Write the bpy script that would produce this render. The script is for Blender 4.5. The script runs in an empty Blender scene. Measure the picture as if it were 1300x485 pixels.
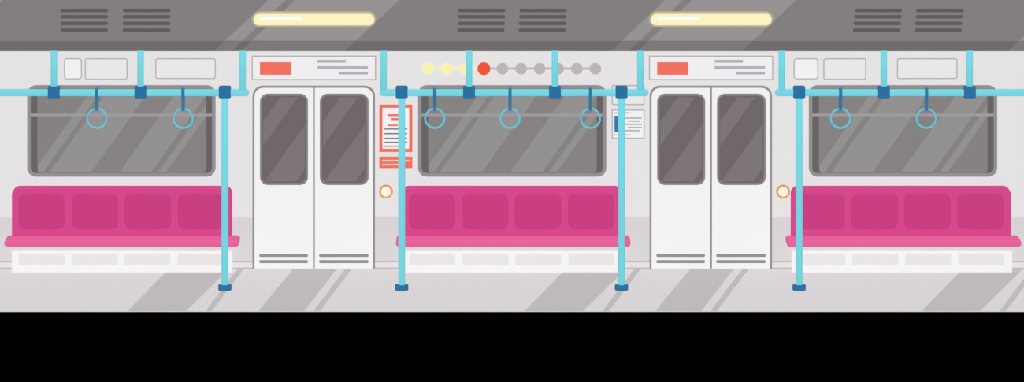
import bpy, bmesh, math
from mathutils import Vector as V
scene=bpy.context.scene
COL=scene.collection
try:
    scene.view_settings.view_transform='Standard'; scene.view_settings.look='None'
except Exception: pass
D=60.0; S=0.0085; HZ=-904.0; HC=1245*S
CAM=V((0,-D,HC))
def f(d): return S*(D-d)/D
def W(px,py,d): return V(((px-650)*f(d),-d,HC-(py-HZ)*f(d)))
# ---------------------------------------------------------------- materials
def lin(c):
    c/=255.0
    return c/12.92 if c<=0.04045 else ((c+0.055)/1.055)**2.4
K=0.2
EM=0.765  # all surfaces emit most of their colour, standing in for even lighting
MATS={}
def mat(name,rgb,comp=1.0,rough=0.85,k=K):
    if name in MATS: return MATS[name]
    m=bpy.data.materials.new(name); m.use_nodes=True
    b=m.node_tree.nodes['Principled BSDF']
    c=[lin(v) for v in rgb]
    b.inputs['Base Color'].default_value=[min(1,v*k/comp*1.0) for v in c]+[1]
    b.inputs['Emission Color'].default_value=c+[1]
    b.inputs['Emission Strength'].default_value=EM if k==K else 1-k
    b.inputs['Roughness'].default_value=rough
    b.inputs['Specular IOR Level'].default_value=0.0
    MATS[name]=m; return m
white=mat('white_enamel',(241,240,241)); wallm=None
grey_line=mat('grey_line',(150,146,148)); pale_line=mat('pale_line',(184,180,182))
pale=mat('pale_panel',(232,230,231))
frame_grey=mat('window_frame_grey',(147,142,144)); frame_in=mat('window_inner_grey',(104,99,101))
glass=mat('window_glass',(134,130,130)); gstreak=mat('glass_glare_streak',(147,144,144)); sash=mat('sash_grey',(159,155,157))
dglass=mat('door_glass',(110,102,104)); dstreak=mat('door_glass_glare',(124,116,117)); dframe=mat('door_window_frame',(136,131,133))
teal=mat('turquoise_paint',(119,214,227)); ringm=mat('ring_turquoise',(108,192,212)); blue=mat('blue_clamp',(46,112,160)); strapb=mat('blue_strap',(58,118,160))
pink=mat('pink_back',(211,73,139)); pad=mat('pink_pad',(199,63,128)); pinkl=mat('pink_seat',(226,98,153))
orange=mat('orange_print',(240,112,93)); red=mat('red_dot',(238,84,58)); yel=mat('yellow_dot',(247,241,176)); gdot=mat('grey_dot',(188,180,182))
textg=mat('text_grey',(172,178,184)); bluep=mat('blue_print',(64,120,164)); textd=mat('text_dark',(120,116,118))
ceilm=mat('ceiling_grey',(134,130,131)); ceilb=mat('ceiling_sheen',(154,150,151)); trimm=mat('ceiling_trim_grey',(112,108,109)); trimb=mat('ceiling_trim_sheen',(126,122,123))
ventm=mat('vent_slot_grey',(98,94,96)); lampr=mat('lamp_rim',(192,180,146)); lampd=mat('lamp_diffuser',(252,243,196),k=0.05); lampg=mat('lamp_gleam_white',(255,255,255),k=0.05)
floorm=mat('floor_vinyl',(216,212,213)); floors=mat('floor_shadow_band',(190,185,187)); basem=mat('baseboard_paint',(224,221,222)); shade=mat('bench_shadow_grey',(216,212,214))
btn=mat('button_face',(254,246,214)); btnr=mat('button_rim',(226,156,116))
wallm=bpy.data.materials.new('two_tone_wall'); wallm.use_nodes=True
nt=wallm.node_tree; b=nt.nodes['Principled BSDF']
g=nt.nodes.new('ShaderNodeNewGeometry'); sx=nt.nodes.new('ShaderNodeSeparateXYZ'); gt=nt.nodes.new('ShaderNodeMath'); gt.operation='GREATER_THAN'
gt.inputs[1].default_value=W(0,275,0).z
mx=nt.nodes.new('ShaderNodeMix'); mx.data_type='RGBA'
nt.links.new(g.outputs['Position'],sx.inputs[0]); nt.links.new(sx.outputs['Z'],gt.inputs[0]); nt.links.new(gt.outputs[0],mx.inputs[0])
mx.inputs[6].default_value=[lin(v) for v in (214,210,212)]+[1]; mx.inputs[7].default_value=[lin(v) for v in (228,226,227)]+[1]
sc=nt.nodes.new('ShaderNodeVectorMath'); sc.operation='SCALE'; sc.inputs['Scale'].default_value=K
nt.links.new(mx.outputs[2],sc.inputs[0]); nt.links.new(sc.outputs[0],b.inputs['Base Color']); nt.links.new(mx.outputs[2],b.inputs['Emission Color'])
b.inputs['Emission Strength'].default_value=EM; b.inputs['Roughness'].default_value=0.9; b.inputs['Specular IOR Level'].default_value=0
# ---------------------------------------------------------------- helpers
WL={}
def finish(name,verts,faces,m,parent=None,bevel=0,seg=3,smooth=False,label=None,origin=None):
    vs=[V(v) for v in verts]
    if origin is None:
        mn=V((min(v.x for v in vs),min(v.y for v in vs),min(v.z for v in vs))); mxx=V((max(v.x for v in vs),max(v.y for v in vs),max(v.z for v in vs)))
        origin=(mn+mxx)/2
    me=bpy.data.meshes.new(name); me.from_pydata([tuple(v-origin) for v in vs],[],faces)
    bm=bmesh.new(); bm.from_mesh(me); bmesh.ops.recalc_face_normals(bm,faces=bm.faces); bm.to_mesh(me); bm.free()
    me.materials.append(m)
    o=bpy.data.objects.new(name,me); COL.objects.link(o)
    if parent is not None:
        o.parent=parent; o.location=origin-WL[parent.name]
    else: o.location=origin
    WL[o.name]=origin.copy()
    if bevel:
        md=o.modifiers.new('bevel','BEVEL'); md.width=bevel; md.segments=seg; md.limit_method='ANGLE'; md.angle_limit=math.radians(40)
    if smooth:
        for p in me.polygons: p.use_smooth=True
    if label: o['label']=label
    return o
def root(name,loc,label,cat,group=None):
    o=bpy.data.objects.new(name,None); o.empty_display_size=0.1; o.location=loc; COL.objects.link(o); WL[o.name]=V(loc)
    tag(o,label,cat,group); return o
def tag(o,label,cat,group=None,kind=None):
    o['label']=label
    o['category']=cat
    if group: o['group']=group
    if kind: o['kind']=kind
    return o
WALLP=(V((0,0,0)),V((0,-1,0)))
def hit(px,py,plane,off):
    p0,n=plane; p=p0+n*off
    d=W(px,py,0)-CAM
    t=(p-CAM).dot(n)/d.dot(n)
    return CAM+d*t
def rr(x0,y0,x1,y1,r,n=6):
    r=min(r,(x1-x0)/2-1e-3,(y1-y0)/2-1e-3)
    if r<=0.05: return [(x0,y0),(x1,y0),(x1,y1),(x0,y1)]
    P=[]
    for cx,cy,a0 in ((x1-r,y0+r,-90),(x1-r,y1-r,0),(x0+r,y1-r,90),(x0+r,y0+r,180)):
        for i in range(n+1):
            a=math.radians(a0+90*i/n); P.append((cx+r*math.cos(a),cy+r*math.sin(a)))
    return P
def toprr(x0,y0,x1,y1,r,n=6):
    P=[]
    for cx,cy,a0 in ((x1-r,y0+r,-90),(x0+r,y0+r,180)):
        seg=[]
        for i in range(n+1):
            a=math.radians(a0+90*i/n); seg.append((cx+r*math.cos(a),cy+r*math.sin(a)))
        if a0==-90: P+=seg+[(x1,y1),(x0,y1)]
        else: P+=seg
    return P
def circ(cx,cy,r,n=32): return [(cx+r*math.cos(2*math.pi*i/n),cy+r*math.sin(2*math.pi*i/n)) for i in range(n)]
def clip(poly,x0,y0,x1,y1):
    def cl(P,ins,inter):
        out=[]
        for i in range(len(P)):
            a,b=P[i-1],P[i]
            if ins(b):
                if not ins(a): out.append(inter(a,b))
                out.append(b)
            elif ins(a): out.append(inter(a,b))
        return out
    def ix(x): return lambda a,b:(x,a[1]+(b[1]-a[1])*(x-a[0])/(b[0]-a[0]))
    def iy(y): return lambda a,b:(a[0]+(b[0]-a[0])*(y-a[1])/(b[1]-a[1]),y)
    for ins,it in ((lambda p:p[0]>=x0,ix(x0)),(lambda p:p[0]<=x1,ix(x1)),(lambda p:p[1]>=y0,iy(y0)),(lambda p:p[1]<=y1,iy(y1))):
        if poly: poly=cl(poly,ins,it)
    return poly
def plate(name,polys,t0,t1,m,parent=None,plane=WALLP,**k):
    vs=[];fs=[]
    if polys and not isinstance(polys[0],list): polys=[polys]
    for P in polys:
        if len(P)<3: continue
        n=len(P); o=len(vs)
        fr=[hit(x,y,plane,t1) for x,y in P]; bk=[p-plane[1]*(t1-t0) for p in fr]
        vs+=fr+bk
        fs.append([o+i for i in range(n)]); fs.append([o+n+i for i in reversed(range(n))])
        fs+=[[o+i,o+n+i,o+n+(i+1)%n,o+(i+1)%n] for i in range(n)]
    return finish(name,vs,fs,m,parent,**k)
def ring(name,po,pi,t0,t1,m,parent=None,plane=WALLP,**k):
    n=len(po); vs=[]
    fo=[hit(x,y,plane,t1) for x,y in po]; fi=[hit(x,y,plane,t1) for x,y in pi]
    dn=plane[1]*(t1-t0)
    vs=fo+fi+[p-dn for p in fo]+[p-dn for p in fi]; fs=[]
    for i in range(n):
        j=(i+1)%n
        fs+=[[i,j,n+j,n+i],[2*n+i,2*n+j,3*n+j,3*n+i],[i,j,2*n+j,2*n+i],[n+i,n+j,3*n+j,3*n+i]]
    return finish(name,vs,fs,m,parent,**k)
def rring(name,x0,y0,x1,y1,r,w,t0,t1,m,parent=None,**k):
    return ring(name,rr(x0,y0,x1,y1,r),rr(x0+w,y0+w,x1-w,y1-w,max(r-w,0.3)) if r>0.05 else rr(x0+w,y0+w,x1-w,y1-w,0),t0,t1,m,parent,**k)
def box(name,x0,x1,y0,y1,z0,z1,m,parent=None,**k):
    vs=[(x,y,z) for x in(x0,x1) for y in(y0,y1) for z in(z0,z1)]
    fs=[[0,1,3,2],[4,6,7,5],[0,4,5,1],[2,3,7,6],[0,2,6,4],[1,5,7,3]]
    return finish(name,vs,fs,m,parent,**k)
def cyl(name,a,b,r,m,parent=None,n=28,**k):
    a=V(a);b=V(b);d=(b-a).normalized(); q=d.to_track_quat('Z','Y')
    vs=[]
    for p in(a,b):
        for i in range(n):
            t=2*math.pi*i/n; vs.append(p+q@V((r*math.cos(t),r*math.sin(t),0)))
    fs=[[i,(i+1)%n,n+(i+1)%n,n+i] for i in range(n)]+[list(range(n)),list(range(n,2*n))]
    o=finish(name,vs,fs,m,parent,**k)
    for p in o.data.polygons:
        if len(p.vertices)==4: p.use_smooth=True
    return o
def dup(o,dpx,depth,parent=None):
    c=o.copy(); COL.objects.link(c)
    dx=dpx*f(depth)
    if parent is None: c.location=o.location+V((dx,0,0))
    else: c.parent=parent; c.matrix_parent_inverse.identity()
    for ch in list(o.children): dup(ch,0,depth,c)
    return c
# ---------------------------------------------------------------- room shell
XL,XR=-7.0,7.0
zs=HC-969*f(1.30)
w=box('wall_back',XL,XR,0,0.12,-0.02,zs+0.06,wallm); tag(w,'pale grey two-tone carriage side wall','wall',kind='structure')
dF=D*(1-1245/(395+904.0))
fl=box('floor',XL,XR,-dF,0,-0.008,0,floorm); tag(fl,'pale grey vinyl floor with painted slanted shadow bands','floor',kind='structure')
FLP=(V((0,0,0)),V((0,0,1)))
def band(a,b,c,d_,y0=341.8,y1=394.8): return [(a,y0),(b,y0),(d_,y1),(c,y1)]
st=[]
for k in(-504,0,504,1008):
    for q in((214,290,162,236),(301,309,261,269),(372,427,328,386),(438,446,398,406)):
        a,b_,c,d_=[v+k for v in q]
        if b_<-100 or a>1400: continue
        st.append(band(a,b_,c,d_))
plate('floor_shadow_band',st,0.0,0.002,floors,fl,plane=FLP)['kind']='stuff'  # slanted shadows on the floor, painted as darker strips
bb=plate('baseboard_back',rr(-150,333,1450,340.3,0),0,0.012,basem); tag(bb,'pale grey baseboard along the carriage wall','baseboard',kind='structure')
plate('baseboard_edge',[rr(-150,331.8,1450,333,0),rr(-150,339.8,1450,341.6,0)],0,0.015,pale_line,bb)
p52=W(650,52,1.30)
SLD=V((0,-0.5,0.866)).normalized(); SLN=V((0,-0.866,-0.5)).normalized()
SLP=(p52,SLN)
top=p52+SLD*0.95
prof=[(0.0,zs),(-1.28,zs),(-1.28,p52.z),(p52.y,p52.z),(top.y,top.z),(top.y+0.05,top.z+0.03),(-1.22,p52.z+0.06),(-1.2,zs+0.06),(0,zs+0.06)]
n=len(prof)
vs=[(x,y,z) for x in(XL,XR) for y,z in prof]
fs=[list(range(n)),list(range(n,2*n))]+[[i,(i+1)%n,n+(i+1)%n,n+i] for i in range(n)]
ce=finish('ceiling',vs,fs,ceilm); tag(ce,'grey sloped carriage ceiling panel with lighter slanted bands','ceiling',kind='structure')
TRP=(V((0,-1.30,0)),V((0,-1,0)))
tr=plate('trim_1',rr(-150,52,1450,65,0),-0.02,0.0,trimm,plane=TRP); tag(tr,'dark grey edge trim below the ceiling panel','trim',kind='structure')
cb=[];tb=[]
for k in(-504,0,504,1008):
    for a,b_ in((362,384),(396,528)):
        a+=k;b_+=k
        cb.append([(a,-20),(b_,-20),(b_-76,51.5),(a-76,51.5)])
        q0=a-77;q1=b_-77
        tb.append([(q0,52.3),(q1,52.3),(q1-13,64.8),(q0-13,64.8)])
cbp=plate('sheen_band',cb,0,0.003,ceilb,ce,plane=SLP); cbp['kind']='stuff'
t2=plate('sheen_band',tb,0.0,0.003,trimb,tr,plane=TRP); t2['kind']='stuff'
# ---------------------------------------------------------------- windows
def window():
    r=root('window_1',W(154,166,0),'wide grey-framed carriage window with rounded corners','window'); r['kind']='structure'
    rring('frame',34.5,108.5,273.5,224.5,11,4.4,0,0.03,frame_grey,r,bevel=0.003)
    plate('recess',rr(38.5,112.5,269.5,220.5,7),0,0.010,frame_in,r)
    plate('glass',rr(47.5,113.5,261.5,219.5,5),0,0.014,glass,r)
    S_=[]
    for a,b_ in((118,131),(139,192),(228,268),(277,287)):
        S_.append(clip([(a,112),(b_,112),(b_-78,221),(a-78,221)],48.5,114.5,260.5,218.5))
    plate('glass_glare_streak',S_,0.0,0.016,gstreak,r)  # diagonal reflections painted on the pane as paler strips
    plate('sash_bar',rr(38.5,144.5,269.5,147.5,0),0,0.022,sash,r)
    return r
w1=window()
def nm(o,name): o.name=name; return o
nm(dup(w1,496,0),'window_2'); nm(dup(w1,992,0),'window_3')
# ---------------------------------------------------------------- doors
def door():
    r=root('door_1',W(398.5,341,0),'white double sliding doors with tall grey windows','door'); r['kind']='structure'
    po=toprr(320.5,109,476,341.2,13); pi=toprr(323,111.5,473.5,341.2,11)
    ring('door_frame',po,pi,0,0.02,frame_grey,r)
    plate('centre_seal',rr(396,111.5,401,341,0),0,0.015,frame_grey,r)
    for x0,x1,wx0,wx1 in((323,397.3,330,391),(399.7,473.5,406,468)):
        R=11
        if x0<350:
            P=[(x1,111.5),(x1,341),(x0,341)]+[(x0+R-R*math.cos(math.radians(a)),111.5+R-R*math.sin(math.radians(a))) for a in range(0,91,15)]
        else:
            P=[(x0,111.5)]+[(x1-R+R*math.sin(math.radians(a)),111.5+R-R*math.cos(math.radians(a))) for a in range(0,91,15)]+[(x1,341),(x0,341)]
        lf=plate('door_leaf',P,0,0.018,white,r)
        rring('window_frame',wx0,119,wx1,235,10,2.6,0.018,0.032,dframe,lf,bevel=0.003)
        plate('window_glass',rr(wx0+2,121,wx1-2,233,8),0.018,0.022,dglass,lf)
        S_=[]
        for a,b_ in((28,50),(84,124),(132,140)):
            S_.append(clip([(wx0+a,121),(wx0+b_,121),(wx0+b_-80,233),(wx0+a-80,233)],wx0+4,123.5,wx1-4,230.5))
        plate('glass_glare_streak',S_,0.02,0.0235,dstreak,lf)  # door pane reflections, put in as lighter coloured strips
        plate('vent_grille',[rr(wx0-1,322.5,wx1,326.3,1.9),rr(wx0-1,330.3,wx1,334.1,1.9)],0.018,0.023,frame_grey,lf)
    return r
d1=door(); nm(dup(d1,504,0),'door_2')
# ---------------------------------------------------------------- signs over doors
def sign():
    r=root('door_header_sign',W(398.5,101,0),'white sign with orange rectangle and grey text lines above doors','sign','signs above the doors')
    rring('sign_frame',319.5,71,477.5,102,0,1.6,0,0.03,pale_line,r)
    plate('sign_panel',rr(320.8,72.3,476.2,100.7,0),0,0.026,mat('sign_white',(238,236,238)),r)
    plate('orange_rectangle',rr(330,79,369.5,95,0),0.026,0.029,orange,r)
    for a,b_,y in((403,439,76),(403,467,84),(430,467,91)):
        plate('text_line',rr(a,y,b_,y+3.6,0),0.026,0.029,textg,r)
    return r
s1=sign(); dup(s1,504,0)
# ---------------------------------------------------------------- lamps & vents on ceiling
def lamp():
    p=hit(398.5,25,SLP,0)
    r=root('ceiling_lamp',p,'long pill-shaped pale yellow ceiling lamp with tan rim','lamp','ceiling lamps')
    plate('lamp_housing',rr(320,16.2,477,34,8.9,8),0,0.026,lampr,r,plane=SLP)
    plate('diffuser',rr(321.8,18,475.2,32.2,7.1,8),0.02,0.032,lampd,r,plane=SLP,bevel=0.003)
    plate('lamp_gleam',rr(330,22,383,26,2),0.03,0.036,lampg,r,plane=SLP)  # white gleam on the diffuser, painted as a raised strip
    return r
dl=-hit(398.5,25,SLP,0).y
l1=lamp(); dup(l1,504,dl)
def vent(x0):
    o=plate('air_vent',[rr(x0,y-2,x0+60,y+2,2) for y in(13.5,21.5,30,38.5)],-0.002,0.007,ventm,plane=SLP)
    return tag(o,'grey air vent of four slots in the ceiling panel','vent','ceiling air vents')
v1=vent(77)
for dx in(79,504,582,1007,1085): dup(v1,dx,dl)
# ---------------------------------------------------------------- wall plates
def iplate(x0,y0,x1,y1,m,lab,r=3):
    rt=root('wall_plate',W((x0+x1)/2,y1,0),lab,'panel','small plates above the windows')
    rring('plate_frame',x0,y0,x1,y1,r,1.5,0,0.014,pale_line,rt)
    plate('plate_face',rr(x0+1,y0+1,x1-1,y1-1,max(r-1,0.3)),0,0.010,m,rt)
    return rt
iplate(81,74,104,101,white,'small square white wall plate with rounded corners',4)
b1=iplate(107.5,74,162,101.5,pale,'pale grey rounded rectangular wall plate')
c1=iplate(197,74,274,100.5,pale,'long pale grey rounded wall plate')
iplate(1007.5,74,1039,101,white,'white wall plate with rounded corners',4)
dup(b1,937.5,0); dup(c1,941.5,0)
# ---------------------------------------------------------------- route map
r=root('route_map',W(650,87,0),'line map of ten round stops, yellow, red and grey','route map')
X=[543.5+23.6*i for i in range(10)]
plate('route_line',rr(543,85.6,614,88.4,0),-0.002,0.005,yel,r); plate('route_line',rr(614,85.6,756,88.4,0),-0.002,0.005,gdot,r)
for i,x in enumerate(X):
    m,l=(yel,'yellow stop dot') if i<3 else ((red,'red stop dot') if i==3 else (gdot,None))
    o=plate('stop_dot',circ(x,87.3,8.2 if i==3 else 7.4),-0.002,0.011,m,r)
    if l: o['label']=l
# ---------------------------------------------------------------- posters
r=root('poster',W(502.5,193,0),'orange-framed white notice with small printed lines','poster')
plate('poster_sheet',rr(484,135,521,191,0),0,0.008,white,r)
rring('poster_frame',481.5,133,523.5,193,0,4,0,0.014,orange,r)
plate('headline',[rr(492,145,514,147.6,0),rr(497,150,514,152.6,0),rr(492,158.2,505,160.2,0)],0.008,0.011,orange,r)
plate('text_line',[rr(488,163,517,164.6,0),rr(488,169,517,170.6,0),rr(488,175,517,176.6,0),rr(488,180,517,181.6,0),rr(488,185,508,186.5,0)],0.008,0.011,textd,r)
r=root('small_notice',W(502.5,213,0),'small orange notice with two white lines','sign')
plate('notice_board',rr(481.5,199,523.5,213.5,0),-0.002,0.012,orange,r)
plate('text_line',[rr(485,203,520,205,0),rr(485,208,513,210,0)],0.012,0.015,mat('notice_line',(250,205,190)),r)
r=root('poster',W(797.5,176,0),'white notice with blue picture and grey text lines','poster')
rring('poster_frame',776.5,139,818.5,176.5,0,1.6,0,0.014,pale_line,r)
plate('poster_sheet',rr(777.5,140,817.5,175.5,0),0,0.009,white,r)
plate('blue_picture',[rr(780,147,789.5,167.5,0)],0.009,0.012,bluep,r)
plate('text_line',[rr(780,142.5,798,144.3,0)]+[rr(793+4*(i%2),149+i*4,815-3*(i%3==1),150.8+i*4,0) for i in range(5)]+[rr(780,170.5,800,172,0)],0.009,0.012,textg,r)
r=root('small_notice',W(797.5,133,0),'pale framed wall notice behind the handrail','sign')
rring('notice_frame',776.5,108,818.5,133.5,2,1.6,-0.002,0.014,pale_line,r)
plate('notice_board',rr(777.5,109,817.5,132.5,1),-0.002,0.009,pale,r)
# ---------------------------------------------------------------- buttons
def button():
    r=root('door_button',W(490,252,0),'round cream push button with orange rim','button','door buttons')
    ring('button_rim',circ(490,243.5,8.8),circ(490,243.5,6.2),0,0.026,btnr,r,bevel=0.002)
    plate('button_face',circ(490,243.5,6.3),0,0.024,btn,r)
    return r
b=button(); dup(b,504,0)
# ---------------------------------------------------------------- benches
def bench():
    r=root('bench_seat',W(154,346,0.24),'pink upholstered four-place bench on white base','bench','pink carriage benches')
    bk=plate('backrest',toprr(15,238.6,294,303,9,8),0.0,0.16,pink,r,bevel=0.012)
    for x in (23.5,91,158,225.5):
        plate('back_pad',rr(x,246,x+59,291.3,9,8),0.155,0.178,pad,bk,bevel=0.008)
    x0=W(5,0,0.42).x; x1=W(303,0,0.42).x
    zt=HC-(300-HZ)*f(0.16); zb=HC-(314-HZ)*f(0.42)
    box('seat_cushion',x0,x1,-0.42,-0.06,zb,zt,pinkl,r,bevel=0.034,seg=6)
    bx0=W(15,0,0.24).x; bx1=W(294,0,0.24).x
    bs=box('bench_base',bx0,bx1,-0.24,0,0.0,zb+0.003,white,r)
    P=(V((0,-0.24,0)),V((0,-1,0)))
    plate('seat_shadow_strip',rr(15,310,294,318.5,0),0,0.004,shade,bs,plane=P)  # grey strip painting the shadow under the seat cushion
    for x in(23.5,91,158,225.5):
        plate('base_panel',rr(x,323,x+58.5,336.5,2),0,0.006,mat('bench_panel',(229,226,228)),bs,plane=P)
    return r
be=bench(); dup(be,496.5,0.3); dup(be,992,0.3)
# ---------------------------------------------------------------- handrails
DR=1.29
def handrail(x0,x1,hang,clamps,poles,lab):
    r=root('handrail',W((x0+x1)/2,117.5,DR),lab,'handrail','turquoise handrails')
    rad=4.4*f(DR)
    cyl('rail',W(x0,117.6,DR),W(x1,117.6,DR),rad,teal,r,bevel=rad*0.8,seg=4)
    for x in hang:
        p=W(x,117.6,DR); cyl('ceiling_hanger',p,V((p.x,p.y,zs+0.005)),rad*0.93,teal,r)
    for x in poles:
        p=W(x,117.6,DR); q=cyl('pole',V((p.x,p.y,0.0)),p,rad*0.98,teal,r)
        cyl('pole_foot',V((p.x,p.y,0)),V((p.x,p.y,0.058)),8.5*f(DR),blue,q,bevel=0.006)
    for x in clamps:
        h=7.6*f(DR); p=W(x,117.2,DR)
        box('clamp',p.x-h,p.x+h,p.y-h*0.8,p.y+h*0.8,p.z-8*f(DR),p.z+8*f(DR),blue,r,bevel=0.018,seg=3)
    return r
handrail(-60,316,(68.5,178.5,308),(68.5,178.5,285.5),(285.5,),'turquoise tubular handrail with blue clamps and one pole')
handrail(482,823,(487,595.5,704.5,813),(510,595.5,704.5,789),(510,789),'turquoise tubular handrail with blue clamps and two poles')
handrail(984,1360,(992.5,1122,1231),(1014.5,1122,1231),(1014.5,),'turquoise tubular handrail with blue clamps and one pole')
# ---------------------------------------------------------------- strap handles
def strap(x):
    p=W(x,117.6,DR); zr=W(x,139,DR).z; u=f(DR)
    r=root('strap_handle',W(x,163,DR),'turquoise ring hand strap on short blue band','hand strap','hanging hand straps')
    ri=4.6*u; ro=ri+0.012; hw=2.1*u
    def prof(R,zb): 
        P=[(R*math.cos(math.radians(a)),R*math.sin(math.radians(a))) for a in range(0,181,15)]
        P=P+[(-R*0.9,-R*0.5),(-0.25*R,-R*1.5),(-0.012 if R==ro else -0.004,zb-p.z),(0.012 if R==ro else 0.004,zb-p.z),(0.25*R,-R*1.5),(R*0.9,-R*0.5)]
        return P
    po=prof(ro,zr-0.012); pi=prof(ri,zr+0.002); n=len(po)
    vs=[(p.x+sx_*hw,p.y+a,p.z+b_) for sx_ in(-1,1) for P in(po,pi) for a,b_ in P]
    fs=[]
    for i in range(n):
        j=(i+1)%n
        fs+=[[i,j,n+j,n+i],[2*n+i,2*n+j,3*n+j,3*n+i],[i,j,2*n+j,2*n+i],[n+i,n+j,3*n+j,3*n+i]]
    finish('strap_band',vs,fs,strapb,r)
    c=W(x,150.3,DR); R=12.2*u; rm=1.35*u; N=48;M=12
    vs=[];fs=[]
    for i in range(N):
        A=2*math.pi*i/N
        for j in range(M):
            B=2*math.pi*j/M; q=R+rm*math.cos(B)
            vs.append((c.x+q*math.cos(A),c.y+rm*math.sin(B),c.z+q*math.sin(A)))
            fs.append([i*M+j,((i+1)%N)*M+j,((i+1)%N)*M+(j+1)%M,i*M+(j+1)%M])
    finish('grip_ring',vs,fs,ringm,r,smooth=True)
    return r
st1=strap(123)
for x in(232.5,552,647.5,749.5,1067,1176): dup(st1,x-123,DR)
# ---------------------------------------------------------------- lights, world, camera
wd=bpy.data.worlds.new('dark_surround'); scene.world=wd; wd.use_nodes=True
wd.node_tree.nodes['Background'].inputs[0].default_value=(0,0,0,1); wd.node_tree.nodes['Background'].inputs[1].default_value=0
L=bpy.data.lights.new('camera_fill','POINT'); L.energy=4*math.pi**2*(60.93**2)/0.985; L.shadow_soft_size=0.5  # added light behind the camera, keeps cast shadows hidden behind objects
o=bpy.data.objects.new('camera_fill',L); o.location=CAM+V((0,-0.6,0)); COL.objects.link(o)
L=bpy.data.lights.new('overhead_fill','SUN'); L.energy=2.6; L.angle=0.5; L.use_shadow=False
try: L.cycles.cast_shadow=False
except Exception: pass
o=bpy.data.objects.new('overhead_fill',L); o.location=(0,-1,4); COL.objects.link(o)
cam=bpy.data.cameras.new('camera'); cam.lens=36*D/(1300*S); cam.sensor_width=36; cam.sensor_fit='HORIZONTAL'
cam.shift_y=-(242.5-HZ)/1300.0; cam.clip_end=300
o=bpy.data.objects.new('camera',cam); o.location=CAM; o.rotation_euler=(math.radians(90),0,0); COL.objects.link(o); scene.camera=o
